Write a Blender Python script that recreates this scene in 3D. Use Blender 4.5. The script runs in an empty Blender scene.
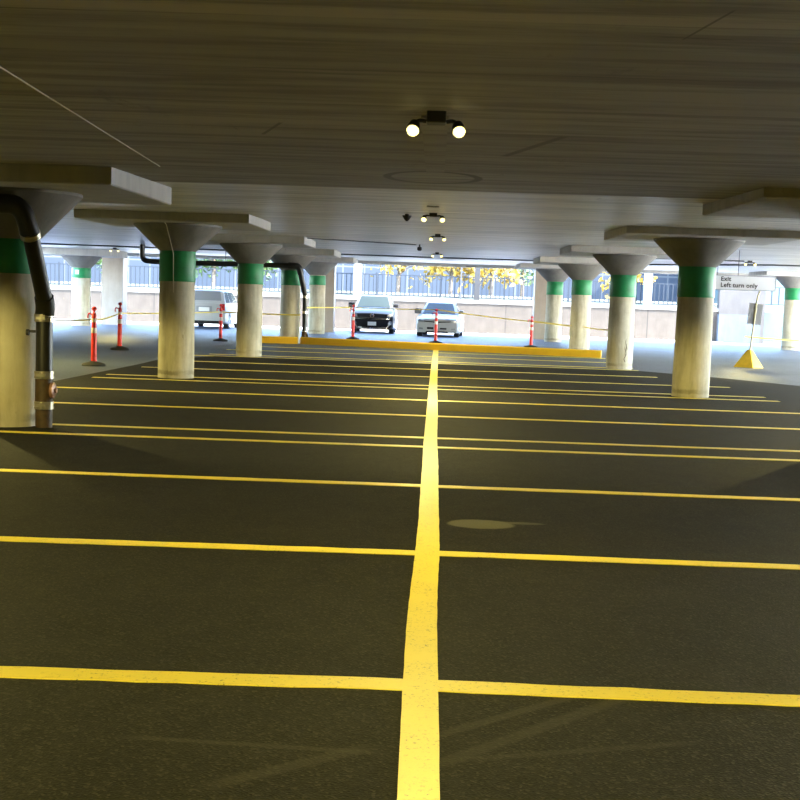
import bpy, bmesh, math, random
from mathutils import Vector, Matrix, Quaternion
import numpy as np

# ------------------------------------------------------------------ camera, sky, sun, exposure
S = bpy.context.scene
C = S.collection
PI = math.pi
R = math.radians
cam_data = bpy.data.cameras.new('camera')
cam = bpy.data.objects.new('camera', cam_data); C.objects.link(cam)
F_PX = 1313.53
PITCH, YAW, ROLL, EYE = -0.10892, -0.02304, 0.03369, 1.341
fw = Vector((math.sin(YAW)*math.cos(PITCH), math.cos(YAW)*math.cos(PITCH), math.sin(PITCH)))
rt = fw.cross(Vector((0, 0, 1))).normalized(); up = rt.cross(fw)
r2 = math.cos(ROLL)*rt + math.sin(ROLL)*up
u2 = -math.sin(ROLL)*rt + math.cos(ROLL)*up
M = Matrix((r2, u2, -fw)).transposed().to_4x4(); M.translation = (0, 0, EYE)
cam.matrix_world = M
cam_data.sensor_width = 36; cam_data.lens = F_PX/800*36; cam_data.shift_y = 47.5/800
cam_data.clip_end = 500; cam_data.clip_start = 0.05
S.camera = cam

world = bpy.data.worlds.new('world'); S.world = world; world.use_nodes = True
wn = world.node_tree.nodes; wl = world.node_tree.links
bgn = wn['Background']
sky = wn.new('ShaderNodeTexSky'); sky.sky_type = 'NISHITA'
sky.sun_elevation = R(52); sky.sun_rotation = R(150); sky.sun_disc = False
sky.air_density = 1.0; sky.dust_density = 0.8; sky.ozone_density = 1.8
wl.new(sky.outputs['Color'], bgn.inputs['Color']); bgn.inputs['Strength'].default_value = 3.1

sd = bpy.data.lights.new('sun', 'SUN'); sd.energy = 34.0; sd.angle = R(0.6); sd.color = (1, .95, .86)
so = bpy.data.objects.new('sun', sd); C.objects.link(so)
so.rotation_euler = Vector((-1.0, .52, -1)).to_track_quat('-Z', 'Y').to_euler()

S.view_settings.view_transform = 'Standard'; S.view_settings.look = 'None'
S.view_settings.exposure = 0.55; S.view_settings.gamma = 1.0
S.view_settings.use_curve_mapping = False
LAMP_W = 370.0
LAMP_COL = (1.0, .84, .27)
try:
    S.cycles.use_denoising = True
    S.cycles.max_bounces = 10; S.cycles.diffuse_bounces = 6
    S.cycles.sample_clamp_indirect = 6
except Exception:
    pass

# ------------------------------------------------------------------ the lie of the slab
def floor_z(y):
    return float(np.interp(y, [0, 25, 30, 38.5, 47, 50, 60, 80], [0, 0, .03, .085, .17, .17, .13, .13]))
CY = [-9, 0, 5.2, 13.4, 21.65, 30.2, 38.7, 47.4, 50.2]
CZ = [2.22, 2.24, 2.33, 2.487, 2.65, 2.74, 2.81, 2.90, 2.92]
def ceil_z(y):
    return float(np.interp(y, CY, CZ))

# ------------------------------------------------------------------ materials
def new_mat(name):
    m = bpy.data.materials.new(name); m.use_nodes = True
    return m, m.node_tree.nodes, m.node_tree.links, m.node_tree.nodes['Principled BSDF']
def plain(name, col, rough=.6, metal=0., spec=.5, noise=.0, nscale=8, bump=0., coat=0.):
    m, n, l, b = new_mat(name)
    b.inputs['Base Color'].default_value = (*col, 1); b.inputs['Roughness'].default_value = rough
    b.inputs['Metallic'].default_value = metal; b.inputs['Specular IOR Level'].default_value = spec
    b.inputs['Coat Weight'].default_value = coat
    if noise or bump:
        tc = n.new('ShaderNodeTexCoord'); t = n.new('ShaderNodeTexNoise')
        t.inputs['Scale'].default_value = nscale; t.inputs['Detail'].default_value = 6
        l.new(tc.outputs['Object'], t.inputs['Vector'])
        if noise:
            r = n.new('ShaderNodeValToRGB')
            r.color_ramp.elements[0].position = .3; r.color_ramp.elements[1].position = .7
            r.color_ramp.elements[0].color = (*[c*(1-noise) for c in col], 1)
            r.color_ramp.elements[1].color = (*[min(1, c*(1+noise)) for c in col], 1)
            l.new(t.outputs['Fac'], r.inputs['Fac']); l.new(r.outputs['Color'], b.inputs['Base Color'])
        if bump:
            bn = n.new('ShaderNodeBump'); bn.inputs['Strength'].default_value = bump; bn.inputs['Distance'].default_value = .02
            l.new(t.outputs['Fac'], bn.inputs['Height']); l.new(bn.outputs['Normal'], b.inputs['Normal'])
    return m
def glow(name, col, strength):
    m, n, l, b = new_mat(name)
    b.inputs['Base Color'].default_value = (*col, 1)
    b.inputs['Emission Color'].default_value = (*col, 1); b.inputs['Emission Strength'].default_value = strength
    return m

class NT:
    """small helper to chain math and mix nodes"""
    def __init__(s, n, l): s.n = n; s.l = l
    def _set(s, sock, v):
        if isinstance(v, (int, float)): sock.default_value = v
        elif isinstance(v, tuple): sock.default_value = v if len(v) == 4 else (*v, 1)
        else: s.l.new(v, sock)
    def math(s, op, a, b=0., c=None):
        k = s.n.new('ShaderNodeMath'); k.operation = op
        s._set(k.inputs[0], a); s._set(k.inputs[1], b)
        if c is not None: s._set(k.inputs[2], c)
        return k.outputs[0]
    def mix(s, fac, a, b, mode='MIX'):
        k = s.n.new('ShaderNodeMix'); k.data_type = 'RGBA'; k.blend_type = mode
        s._set(k.inputs['Factor'], fac); s._set(k.inputs['A'], a); s._set(k.inputs['B'], b)
        return k.outputs['Result']
    def noise(s, vec, scale, detail=5, rough=.55, sc=(1, 1, 1)):
        mp = s.n.new('ShaderNodeMapping'); mp.inputs['Scale'].default_value = sc
        s.l.new(vec, mp.inputs['Vector'])
        k = s.n.new('ShaderNodeTexNoise'); k.inputs['Scale'].default_value = scale
        k.inputs['Detail'].default_value = detail; k.inputs['Roughness'].default_value = rough
        s.l.new(mp.outputs[0], k.inputs['Vector']); return k.outputs['Fac']
    def ramp(s, fac, p0, p1, c0=(0, 0, 0), c1=(1, 1, 1)):
        k = s.n.new('ShaderNodeValToRGB'); e = k.color_ramp.elements
        e[0].position = p0; e[1].position = p1; e[0].color = (*c0, 1); e[1].color = (*c1, 1)
        s.l.new(fac, k.inputs['Fac']); return k.outputs['Color']
    def step(s, v, lo, hi):
        k = s.n.new('ShaderNodeMapRange'); k.interpolation_type = 'SMOOTHSTEP'
        s._set(k.inputs[0], v); k.inputs[1].default_value = lo; k.inputs[2].default_value = hi
        return k.outputs[0]
    def bump(s, h, strength, dist, normal=None):
        k = s.n.new('ShaderNodeBump'); k.inputs['Strength'].default_value = strength; k.inputs['Distance'].default_value = dist
        s.l.new(h, k.inputs['Height'])
        if normal is not None: s.l.new(normal, k.inputs['Normal'])
        return k.outputs['Normal']
def coords(n, l):
    tc = n.new('ShaderNodeTexCoord'); sp = n.new('ShaderNodeSeparateXYZ')
    l.new(tc.outputs['Object'], sp.inputs[0])
    return tc.outputs['Object'], sp.outputs[0], sp.outputs[1], sp.outputs[2]

def asphalt(name, dark, light, rough, marks=False, spec=.5):
    m, n, l, b = new_mat(name); t = NT(n, l); v, x, y, z = coords(n, l)
    big = t.noise(v, .45, 4); fine = t.noise(v, 60, 4, .7); mid = t.noise(v, 5, 6, .65, (1, .6, 1))
    col = t.mix(t.ramp(mid, .3, .72), dark, light)
    col = t.mix(t.math('MULTIPLY', t.ramp(big, .4, .75), .45), col, tuple(c*1.45 for c in light))
    vo = n.new('ShaderNodeTexVoronoi'); vo.inputs['Scale'].default_value = 110; l.new(v, vo.inputs['Vector'])
    sp = n.new('ShaderNodeSeparateColor'); l.new(vo.outputs['Color'], sp.inputs[0])
    col = t.mix(t.math('MULTIPLY', t.step(sp.outputs[0], 0.76, .95), .5), col, tuple(c*3.0 for c in light))
    col = t.mix(t.math('MULTIPLY', t.step(sp.outputs[1], .75, .9), .6), col, tuple(c*.3 for c in dark))
    if marks:
        # dusty oval mark with a thin tail beside the centre line
        dx = t.math('DIVIDE', t.math('SUBTRACT', x, .33), .21); dy = t.math('DIVIDE', t.math('SUBTRACT', y, 8.03), .17)
        d = t.math('ADD', t.math('MULTIPLY', dx, dx), t.math('MULTIPLY', dy, dy))
        d = t.math('ADD', d, t.math('MULTIPLY', t.math('SUBTRACT', mid, .5), .9))
        dx2 = t.math('DIVIDE', t.math('SUBTRACT', x, .58), .16); dy2 = t.math('DIVIDE', t.math('SUBTRACT', y, 8.12), .045)
        d2 = t.math('ADD', t.math('MULTIPLY', dx2, dx2), t.math('MULTIPLY', dy2, dy2))
        k = t.math('MAXIMUM', t.step(d, 1.15, .75), t.math('MULTIPLY', t.step(d2, 1.2, .6), .7))
        col = t.mix(t.math('MULTIPLY', k, .65), col, (.13, .125, .095))
        # tyre scuffs crossing the first stall
        for (x0, y0, x1, y1, w, a) in [(.0, 3.93, .66, 4.60, .022, .3), (.0, 3.66, .80, 4.58, .03, .28), (-.95, 3.86, -.05, 3.80, .018, .28), (-.62, 3.44, -.08, 3.92, .03, .28), (.05, 3.75, .95, 4.05, .02, .2)]:
            L = math.hypot(x1-x0, y1-y0); ux, uy = (x1-x0)/L, (y1-y0)/L
            px = t.math('SUBTRACT', x, x0); py = t.math('SUBTRACT', y, y0)
            al = t.math('ADD', t.math('MULTIPLY', px, ux), t.math('MULTIPLY', py, uy))
            ac = t.math('ABSOLUTE', t.math('SUBTRACT', t.math('MULTIPLY', px, uy), t.math('MULTIPLY', py, ux)))
            ac = t.math('ADD', ac, t.math('MULTIPLY', t.math('SUBTRACT', mid, .5), .02))
            k = t.math('MULTIPLY', t.step(ac, w*1.5, w*.5), t.math('MULTIPLY', t.step(al, 0, .15), t.step(al, L, L-.2)))
            col = t.mix(t.math('MULTIPLY', k, a), col, (.075, .07, .055))
    l.new(col, b.inputs['Base Color']); b.inputs['Roughness'].default_value = rough
    b.inputs['Specular IOR Level'].default_value = spec
    nb = t.bump(vo.outputs['Distance'], .5, .0035); nb = t.bump(mid, .25, .02, nb)
    l.new(nb, b.inputs['Normal'])
    return m
M_NEW = asphalt('new_asphalt', (.009, .0085, .006), (.0185, .0175, .0125), .75, True, .10)
M_OLD = asphalt('worn_asphalt', (.062, .074, .097), (.092, .108, .138), .5, spec=.2)

def paint_mat(name, col, worn):
    m, n, l, b = new_mat(name); t = NT(n, l); v, x, y, z = coords(n, l)
    a = t.noise(v, 70, 4, .7, (1, 1.0, 1)); g = t.noise(v, 4, 3)
    hole = t.math('MULTIPLY', t.step(a, .57, .66), t.step(g, .30, .6))
    c = t.mix(t.math('MULTIPLY', g, .6), col, tuple(k*.78 for k in col))
    c = t.mix(t.math('MULTIPLY', hole, worn), c, (.06, .05, .02))
    l.new(c, b.inputs['Base Color']); b.inputs['Roughness'].default_value = .45
    b.inputs['Coat Weight'].default_value = .25; b.inputs['Coat Roughness'].default_value = .3
    l.new(t.bump(a, .35, .006), b.inputs['Normal'])
    return m
M_LINE = paint_mat('yellow_line_paint', (.85, .69, .055), .75)
M_CURB = paint_mat('yellow_curb_paint', (.90, .50, .015), .25)

def ceiling_mat():
    m, n, l, b = new_mat('board_formed_concrete'); t = NT(n, l); v, x, y, z = coords(n, l)
    warp = t.math('MULTIPLY', t.math('SUBTRACT', t.noise(v, .5, 3), .5), .12)
    yy = t.math('DIVIDE', t.math('ADD', y, warp), 1.17)
    idx = t.math('FLOOR', yy); fr = t.math('FRACT', yy)
    wn_ = n.new('ShaderNodeTexWhiteNoise'); wn_.noise_dimensions = '1D'; l.new(idx, wn_.inputs['W'])
    base = t.mix(wn_.outputs['Value'], (.36, .335, .285), (.45, .42, .36))
    st = t.noise(v, 2.6, 8, .7, (.16, 1.7, 1))
    base = t.mix(t.math('MULTIPLY', t.ramp(st, .44, .60), .75), base, (.13, .118, .094))
    bl = t.noise(v, .55, 5, .6)
    base = t.mix(t.math('MULTIPLY', t.ramp(bl, .5, .75), .4), base, (.24, .215, .16))
    sm = t.noise(v, 1.3, 6, .75, (1.6, .35, 1))
    base = t.mix(t.math('MULTIPLY', t.step(sm, .60, .72), .7), base, (.13, .115, .085))
    ln = t.math('MULTIPLY', t.step(t.math('ABSOLUTE', t.math('SUBTRACT', fr, .5)), .488, .497), t.step(t.noise(v, 1.1, 3, .5, (.5, 1, 1)), .38, .6))
    base = t.mix(t.math('MULTIPLY', ln, .7), base, (.09, .08, .06))
    # slab seams, with far daylight and nearer dimness painted into the tone
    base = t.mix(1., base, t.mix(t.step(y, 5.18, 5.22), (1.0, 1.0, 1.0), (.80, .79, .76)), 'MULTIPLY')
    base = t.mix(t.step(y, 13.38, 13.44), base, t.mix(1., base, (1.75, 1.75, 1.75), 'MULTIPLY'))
    # old oval patch ring by the second lamp
    dx = t.math('DIVIDE', t.math('ADD', x, .062), .44); dy = t.math('DIVIDE', t.math('SUBTRACT', y, 11.8), .72)
    d = t.math('SQRT', t.math('ADD', t.math('MULTIPLY', dx, dx), t.math('MULTIPLY', dy, dy)))
    ring = t.math('MULTIPLY', t.step(d, .80, .86), t.step(d, 1.03, .97))
    base = t.mix(t.math('MULTIPLY', ring, .9), base, (.05, .042, .024))
    # straight cracks
    for (x0, y0, x1, y1, w) in [(.77, 4.87, 1.045, 4.89, .009), (.86, 4.92, .93, 4.38, .006), (.08, 13.42, 3.0, 13.46, .012), (-.9, 4.3, -.35, 4.22, .006), (-1.15, 8.6, -.95, 7.9, .012), (.75, 8.2, .45, 9.6, .03), (.5, 15.9, 1.0, 15.95, .03)]:
        L = math.hypot(x1-x0, y1-y0); ux, uy = (x1-x0)/L, (y1-y0)/L
        px = t.math('SUBTRACT', x, x0); py = t.math('SUBTRACT', y, y0)
        al = t.math('ADD', t.math('MULTIPLY', px, ux), t.math('MULTIPLY', py, uy))
        ac = t.math('ABSOLUTE', t.math('SUBTRACT', t.math('MULTIPLY', px, uy), t.math('MULTIPLY', py, ux)))
        ac = t.math('ADD', ac, t.math('MULTIPLY', t.math('SUBTRACT', st, .5), w))
        k = t.math('MULTIPLY', t.step(ac, w*1.3, w*.6), t.math('MULTIPLY', t.step(al, -.02, .03), t.step(al, L+.02, L-.03)))
        base = t.mix(t.math('MULTIPLY', k, .7), base, (.06, .05, .035))
    l.new(base, b.inputs['Base Color'])
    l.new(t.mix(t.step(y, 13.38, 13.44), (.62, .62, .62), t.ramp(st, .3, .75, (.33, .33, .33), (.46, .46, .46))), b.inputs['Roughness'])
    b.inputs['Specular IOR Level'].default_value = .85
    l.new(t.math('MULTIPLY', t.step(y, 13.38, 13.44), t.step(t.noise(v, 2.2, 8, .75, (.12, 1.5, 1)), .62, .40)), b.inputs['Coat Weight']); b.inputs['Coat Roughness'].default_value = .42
    l.new(t.bump(st, .05, .006, t.bump(ln, .2, .008)), b.inputs['Normal'])
    return m
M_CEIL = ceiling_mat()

def concrete(name, a, bcol, streak=.5, base_ring=False, joint=0., board=False):
    m, n, l, b = new_mat(name); t = NT(n, l); v, x, y, z = coords(n, l)
    oi = n.new('ShaderNodeObjectInfo')
    off = n.new('ShaderNodeVectorMath'); off.operation = 'ADD'; cmb = n.new('ShaderNodeCombineXYZ')
    for i in range(3): l.new(t.math('MULTIPLY', oi.outputs['Random'], 37.0), cmb.inputs[i])
    l.new(v, off.inputs[0]); l.new(cmb.outputs[0], off.inputs[1]); w = off.outputs[0]
    s1 = t.noise(w, 5, 7, .65, (1, 1, .16)); s2 = t.noise(w, 2.2, 6, .6); s3 = t.noise(w, 9, 5, .7, (1, 1, .3))
    col = t.mix(t.ramp(s2, .3, .7), a, bcol)
    col = t.mix(t.math('MULTIPLY', t.ramp(s1, .44, .70), streak), col, tuple(k*.55 for k in a))
    col = t.mix(t.math('MULTIPLY', t.step(s3, .66, .74), streak*.9), col, (.13, .10, .045))
    if base_ring:
        rz = t.math('ADD', z, t.math('MULTIPLY', t.math('SUBTRACT', s3, .5), .10))
        k = t.math('MULTIPLY', t.step(rz, .05, .08), t.step(rz, .15, .11))
        col = t.mix(t.math('MULTIPLY', k, t.math('MULTIPLY', t.step(s2, .35, .6), .6)), col, (.12, .09, .04))
    if joint:
        fx = t.math('FRACT', t.math('DIVIDE', x, joint))
        col = t.mix(t.step(t.math('ABSOLUTE', t.math('SUBTRACT', fx, .5)), .490, .496), col, tuple(k*.45 for k in a))
    l.new(col, b.inputs['Base Color']); b.inputs['Roughness'].default_value = .7
    b.inputs['Specular IOR Level'].default_value = .35
    l.new(t.bump(s3, .25, .02), b.inputs['Normal'])
    return m
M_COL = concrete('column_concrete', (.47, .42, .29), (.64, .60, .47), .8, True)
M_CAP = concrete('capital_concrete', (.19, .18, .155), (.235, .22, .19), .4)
M_PANEL = concrete('panel_concrete', (.42, .40, .35), (.50, .48, .43), .35)
M_WALL = concrete('retaining_wall_concrete', (.030, .0235, .016), (.042, .034, .025), .35, False, 3.1)
M_WALLB = concrete('pale_blue_wall', (.040, .054, .068), (.052, .067, .082), .25)
M_PIER = concrete('pier_concrete', (.36, .295, .225), (.42, .35, .275), .25)
M_WALLR = concrete('tall_wall_concrete', (.034, .0315, .029), (.044, .041, .0375), .25)
M_COPE = plain('pale_coping', (.13, .126, .115), .8, noise=.1)
M_GREEN = plain('green_band_paint', (.012, .235, .075), .45, noise=.18, nscale=6)
M_PIPE = plain('black_iron_pipe', (.012, .012, .011), .38, spec=.6, noise=.4, nscale=5)
M_RUST = plain('rusty_iron', (.06, .035, .015), .6, noise=.4, nscale=14)
M_BAND = plain('steel_clamp', (.62, .57, .45), .28, metal=.9)
M_COPPER = plain('copper_plug', (.30, .16, .12), .4, metal=.3, noise=.3)
M_RED = plain('red_orange_plastic', (.72, .028, .022), .4, noise=.12)
M_RUBBER = plain('black_rubber', (.014, .014, .014), .7)
M_REFL = plain('reflective_sleeve', (.78, .62, .58), .35)
M_TAPE = plain('yellow_caution_tape', (.80, .62, .10), .5)
M_DARK = plain('dark_fixture_metal', (.02, .02, .018), .5)
M_GREYM = plain('grey_metal', (.30, .31, .32), .45, metal=.5)
M_CONDUIT = plain('grey_conduit', (.10, .10, .095), .5)
M_CABLE = plain('pale_cable', (.62, .58, .48), .5)
M_LAMP = glow('warm_lamp_lens', (1.0, .84, .30), 2.3)
M_SIGN = plain('pale_sign_panel', (.78, .80, .84), .5)
M_SIGNED = plain('sign_edge', (.25, .27, .30), .5)
M_TEXT = plain('black_lettering', (.02, .02, .025), .6)
M_WHITE = plain('white_paint', (.82, .82, .80), .4)
M_CARW = plain('white_car_paint', (.19, .193, .195), .35, coat=.2)
M_CARS = plain('silver_car_paint', (.085, .082, .067), .35, coat=.1)
M_CARV = plain('van_paint', (.42, .42, .415), .35, coat=.2)
M_CARD = plain('sedan_paint', (.36, .365, .365), .35, coat=.2)
M_GLASSD = plain('car_window_glass', (.020, .027, .022), .12, spec=.14)
M_TRIM = plain('black_car_trim', (.009, .009, .010), .6, spec=.25)
M_CHROME = plain('chrome', (.75, .75, .75), .12, metal=1.)
M_HEADL = plain('headlight_lens', (.22, .23, .245), .15, spec=.6)
M_TAIL = plain('tail_light', (.45, .02, .015), .25)
M_PLATE = plain('number_plate', (.80, .80, .78), .4)
M_TYRE = plain('tyre_rubber', (.012, .012, .012), .8)
M_RIM = plain('alloy_rim', (.5, .5, .5), .3, metal=.8)
M_PYR = plain('yellow_pyramid_paint', (.90, .56, .02), .5, noise=.1)
M_POLE = plain('pale_yellow_pole', (.34, .30, .15), .45)
M_BACK = plain('grey_sign_back', (.13, .13, .127), .5, metal=.0)
M_FENCE = plain('blue_grey_fence', (.020, .025, .032), .7, spec=.1)
M_BARK = plain('bark', (.10, .075, .05), .85, noise=.4, nscale=10)
M_LEAFY = plain('yellow_leaves', (.26, .165, .016), .6, noise=.35, nscale=3)
M_LEAFG = plain('green_leaves', (.05, .09, .024), .6, noise=.4, nscale=3)
M_GROUND = plain('dry_bank', (.07, .074, .045), .9, noise=.25, nscale=1.5)
M_PALEB = plain('pale_cyan_render', (.045, .082, .086), .7, noise=.06)

def facade_mat():
    m, n, l, b = new_mat('blue_curtain_wall'); t = NT(n, l); v, x, y, z = coords(n, l)
    mp = n.new('ShaderNodeMapping'); mp.inputs['Rotation'].default_value = (PI/2, 0, 0); l.new(v, mp.inputs['Vector'])
    br = n.new('ShaderNodeTexBrick'); br.offset = 0; br.inputs['Scale'].default_value = 1
    br.inputs['Brick Width'].default_value = 1.5; br.inputs['Row Height'].default_value = 1.9; br.inputs['Mortar Size'].default_value = .05
    br.inputs['Color1'].default_value = (.024, .0315, .043, 1); br.inputs['Color2'].default_value = (.031, .039, .0515, 1); br.inputs['Mortar'].default_value = (.062, .068, .074, 1)
    l.new(mp.outputs[0], br.inputs['Vector']); l.new(br.outputs['Color'], b.inputs['Base Color'])
    b.inputs['Roughness'].default_value = .8; b.inputs['Specular IOR Level'].default_value = .1
    return m
M_FAC = facade_mat()

# ------------------------------------------------------------------ mesh helpers
def add_box(bm, x0, x1, y0, y1, z0, z1, bevel=0.):
    g = bmesh.ops.create_cube(bm, size=1)['verts']
    for v in g:
        v.co = Vector(((x0+x1)/2+v.co.x*(x1-x0), (y0+y1)/2+v.co.y*(y1-y0), (z0+z1)/2+v.co.z*(z1-z0)))
    if bevel:
        es = list({e for v in g for e in v.link_edges})
        bmesh.ops.bevel(bm, geom=es, offset=bevel, segments=2, affect='EDGES', profile=.5)
def box(*a, **k):
    bm = bmesh.new(); add_box(bm, *a, **k); return bm
def add_lathe(bm, prof, seg=32, axis='Z', at=(0, 0, 0), caps=True):
    at = Vector(at); rings = []
    for (r, h) in prof:
        ring = []
        for i in range(seg):
            a = 2*PI*i/seg; c, s = r*math.cos(a), r*math.sin(a)
            p = {'Z': (c, s, h), 'Y': (c, h, s), 'X': (h, c, s)}[axis]
            ring.append(bm.verts.new(at+Vector(p)))
        rings.append(ring)
    for a, b_ in zip(rings, rings[1:]):
        for i in range(seg):
            j = (i+1) % seg; bm.faces.new((a[i], a[j], b_[j], b_[i]))
    if caps:
        bm.faces.new(rings[0][::-1]); bm.faces.new(rings[-1])
def lathe(*a, **k):
    bm = bmesh.new(); add_lathe(bm, *a, **k); return bm
def add_tube(bm, pts, r, seg=12):
    pts = [Vector(p) for p in pts]; rings = []; nprev = None
    for i, p in enumerate(pts):
        d = (pts[min(i+1, len(pts)-1)]-pts[max(i-1, 0)]).normalized()
        if nprev is None:
            nprev = d.orthogonal().normalized()
        nprev = (nprev-d*nprev.dot(d)).normalized(); bn = d.cross(nprev)
        rr = r[i] if isinstance(r, (list, tuple)) else r
        rings.append([bm.verts.new(p+rr*(math.cos(2*PI*k/seg)*nprev+math.sin(2*PI*k/seg)*bn)) for k in range(seg)])
    for a, b_ in zip(rings, rings[1:]):
        for i in range(seg):
            j = (i+1) % seg; bm.faces.new((a[i], a[j], b_[j], b_[i]))
    bm.faces.new(rings[0][::-1]); bm.faces.new(rings[-1])
def tube(*a, **k):
    bm = bmesh.new(); add_tube(bm, *a, **k); return bm
def smooth_path(pts, rad, n=6):
    """round the corners of a polyline"""
    pts = [Vector(p) for p in pts]; out = [pts[0]]
    for a, b_, c in zip(pts, pts[1:], pts[2:]):
        d0 = (a-b_); d1 = (c-b_); k = min(rad, d0.length*.49, d1.length*.49)
        p0 = b_+d0.normalized()*k; p2 = b_+d1.normalized()*k
        for i in range(n+1):
            t = i/n; out.append((1-t)**2*p0+2*t*(1-t)*b_+t*t*p2)
    out.append(pts[-1]); return out
def add_prism(bm, poly, y0, y1):
    """polygon in x,z extruded along y"""
    a = [bm.verts.new((x, y0, z)) for x, z in poly]; b_ = [bm.verts.new((x, y1, z)) for x, z in poly]
    n = len(poly)
    bm.faces.new(a); bm.faces.new(b_[::-1])
    for i in range(n):
        j = (i+1) % n; bm.faces.new((a[j], a[i], b_[i], b_[j]))
def obj(name, bm, mat, parent=None, loc=(0, 0, 0), smooth=None, rot=(0, 0, 0)):
    bmesh.ops.recalc_face_normals(bm, faces=bm.faces[:])
    me = bpy.data.meshes.new(name); bm.to_mesh(me); bm.free()
    for m in (mat if isinstance(mat, (list, tuple)) else [mat]): me.materials.append(m)
    o = bpy.data.objects.new(name, me); C.objects.link(o); o.location = loc; o.rotation_euler = rot
    if smooth is not None:
        me.polygons.foreach_set('use_smooth', [True]*len(me.polygons))
        try: me.set_sharp_from_angle(angle=R(smooth))
        except Exception: pass
    if parent: o.parent = parent
    return o
def tag(o, label, cat, group=None, kind=None):
    o['label'] = label; o['category'] = cat
    if group: o['group'] = group
    if kind: o['kind'] = kind
    return o
def thing(name, label, cat, loc=(0, 0, 0), rz=0, group=None, kind='thing', scale=1):
    o = bpy.data.objects.new(name, None); C.objects.link(o); o.location = loc; o.rotation_euler = (0, 0, rz); o.scale = (scale,)*3
    o.empty_display_size = .2
    return tag(o, label, cat, group, kind)
def copy_tree(o, parent=None):
    c = o.copy(); C.objects.link(c)
    if parent: c.parent = parent
    for ch in list(o.children): copy_tree(ch, c)
    return c

# ------------------------------------------------------------------ setting: floor, slab, walls
def strip_sheet(xs_of, ys, lift, zf=floor_z):
    """a thin solid sheet that follows the floor; xs_of(y) gives left and right edge"""
    bm = bmesh.new(); top = []; bot = []
    for y in ys:
        x0, x1 = xs_of(y); z = zf(y)
        top.append([bm.verts.new((x0, y, z+lift)), bm.verts.new((x1, y, z+lift))])
        bot.append([bm.verts.new((x0, y, z-.02)), bm.verts.new((x1, y, z-.02))])
    for i in range(len(ys)-1):
        bm.faces.new((top[i][0], top[i][1], top[i+1][1], top[i+1][0]))
        bm.faces.new((bot[i][0], bot[i+1][0], bot[i+1][1], bot[i][1]))
        bm.faces.new((top[i][0], top[i+1][0], bot[i+1][0], bot[i][0]))
        bm.faces.new((top[i][1], bot[i][1], bot[i+1][1], top[i+1][1]))
    bm.faces.new((top[0][0], bot[0][0], bot[0][1], top[0][1])); bm.faces.new((top[-1][0], top[-1][1], bot[-1][1], bot[-1][0]))
    return bm
YS = [-9, 0, 5, 10, 15, 20, 25, 27.5, 30, 32, 34, 36, 38.5, 41, 44, 47, 50, 55, 60, 75]
tag(obj('floor', strip_sheet(lambda y: (-45, 45), YS, 0.0), M_OLD), 'worn grey asphalt driving floor of the garage', 'floor', kind='structure')
def dark_edges(y):
    return (float(np.interp(y, [-9, 25, 27.1, 29.6], [-5.72, -5.72, -5.72, -4.9])), float(np.interp(y, [-9, 25.6, 27.8, 29.6], [7.5, 7.3, 6.0, 4.5])))
tag(obj('floor_surface', strip_sheet(dark_edges, [-9, 0, 5, 10, 15, 20, 25, 25.6, 26.5, 27.1, 27.8, 28.6, 29.6], .004), M_NEW),
    'fresh black asphalt under the parking stalls', 'floor', kind='structure')

WY = 58.0
# ceiling slab with its underside following the fall of the deck
bm = bmesh.new(); lo = []; hi = []
for y, z in zip(CY, CZ):
    lo.append([bm.verts.new((-14.2, y, z)), bm.verts.new((17.5 if y > 38 else 14.2, y, z))]); hi.append([bm.verts.new((-14.2, y, z+.32)), bm.verts.new((17.5 if y > 38 else 14.2, y, z+.32))])
for i in range(len(CY)-1):
    bm.faces.new((lo[i][0], lo[i+1][0], lo[i+1][1], lo[i][1])); bm.faces.new((hi[i][0], hi[i][1], hi[i+1][1], hi[i+1][0]))
    bm.faces.new((lo[i][0], hi[i][0], hi[i+1][0], lo[i+1][0])); bm.faces.new((lo[i][1], lo[i+1][1], hi[i+1][1], hi[i][1]))
bm.faces.new((lo[0][0], lo[0][1], hi[0][1], hi[0][0])); bm.faces.new((lo[-1][0], hi[-1][0], hi[-1][1], lo[-1][1]))
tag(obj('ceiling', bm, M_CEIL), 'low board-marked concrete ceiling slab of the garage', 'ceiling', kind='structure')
tag(obj('trim_1', box(-14.2, 17.5, 50.2, 50.55, 2.80, 3.9), M_PANEL), 'concrete edge beam along the far side of the slab', 'beam', kind='structure')
tag(obj('wall_left', box(-14.5, -14.2, -9.3, 40, -.1, 2.95), M_PANEL), 'concrete wall closing the near left side of the garage', 'wall', kind='structure')
tag(obj('wall_side', box(14.2, 14.5, -9.3, 18.5, -.1, 2.75), M_PANEL), 'concrete wall closing the near right side of the garage', 'wall', kind='structure')
M_BOUNCE = plain('pale_bounce_surface', (.80, .79, .76), .8, noise=.08, nscale=2)
tag(obj('floor_bounce_sheet', strip_sheet(lambda y: (11.4 if y < 38.6 else 14.4, 45), [8, 15, 20, 25, 27.5, 30, 34, 38.5, 38.7, 42, 47, 52], .005), M_BOUNCE), 'added pale sheet bouncing sunlight in through the open right side', 'paving', kind='structure')  # pale surface added out of view to bounce sun onto the ceiling
tag(obj('floor_sun_patch', box(-40, 12.3, 55.2, WY-.01, .0, .165), M_BOUNCE), 'pale strip painting the sun patch along the foot of the retaining wall', 'paving', kind='structure')  # sun patch put into a pale strip, which also bounces light inward
tag(obj('wall_rear', box(-14.2, 14.2, -9.3, -9.0, -.1, 2.6), M_PANEL), 'concrete wall behind the viewer closing the garage', 'wall', kind='structure')

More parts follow.
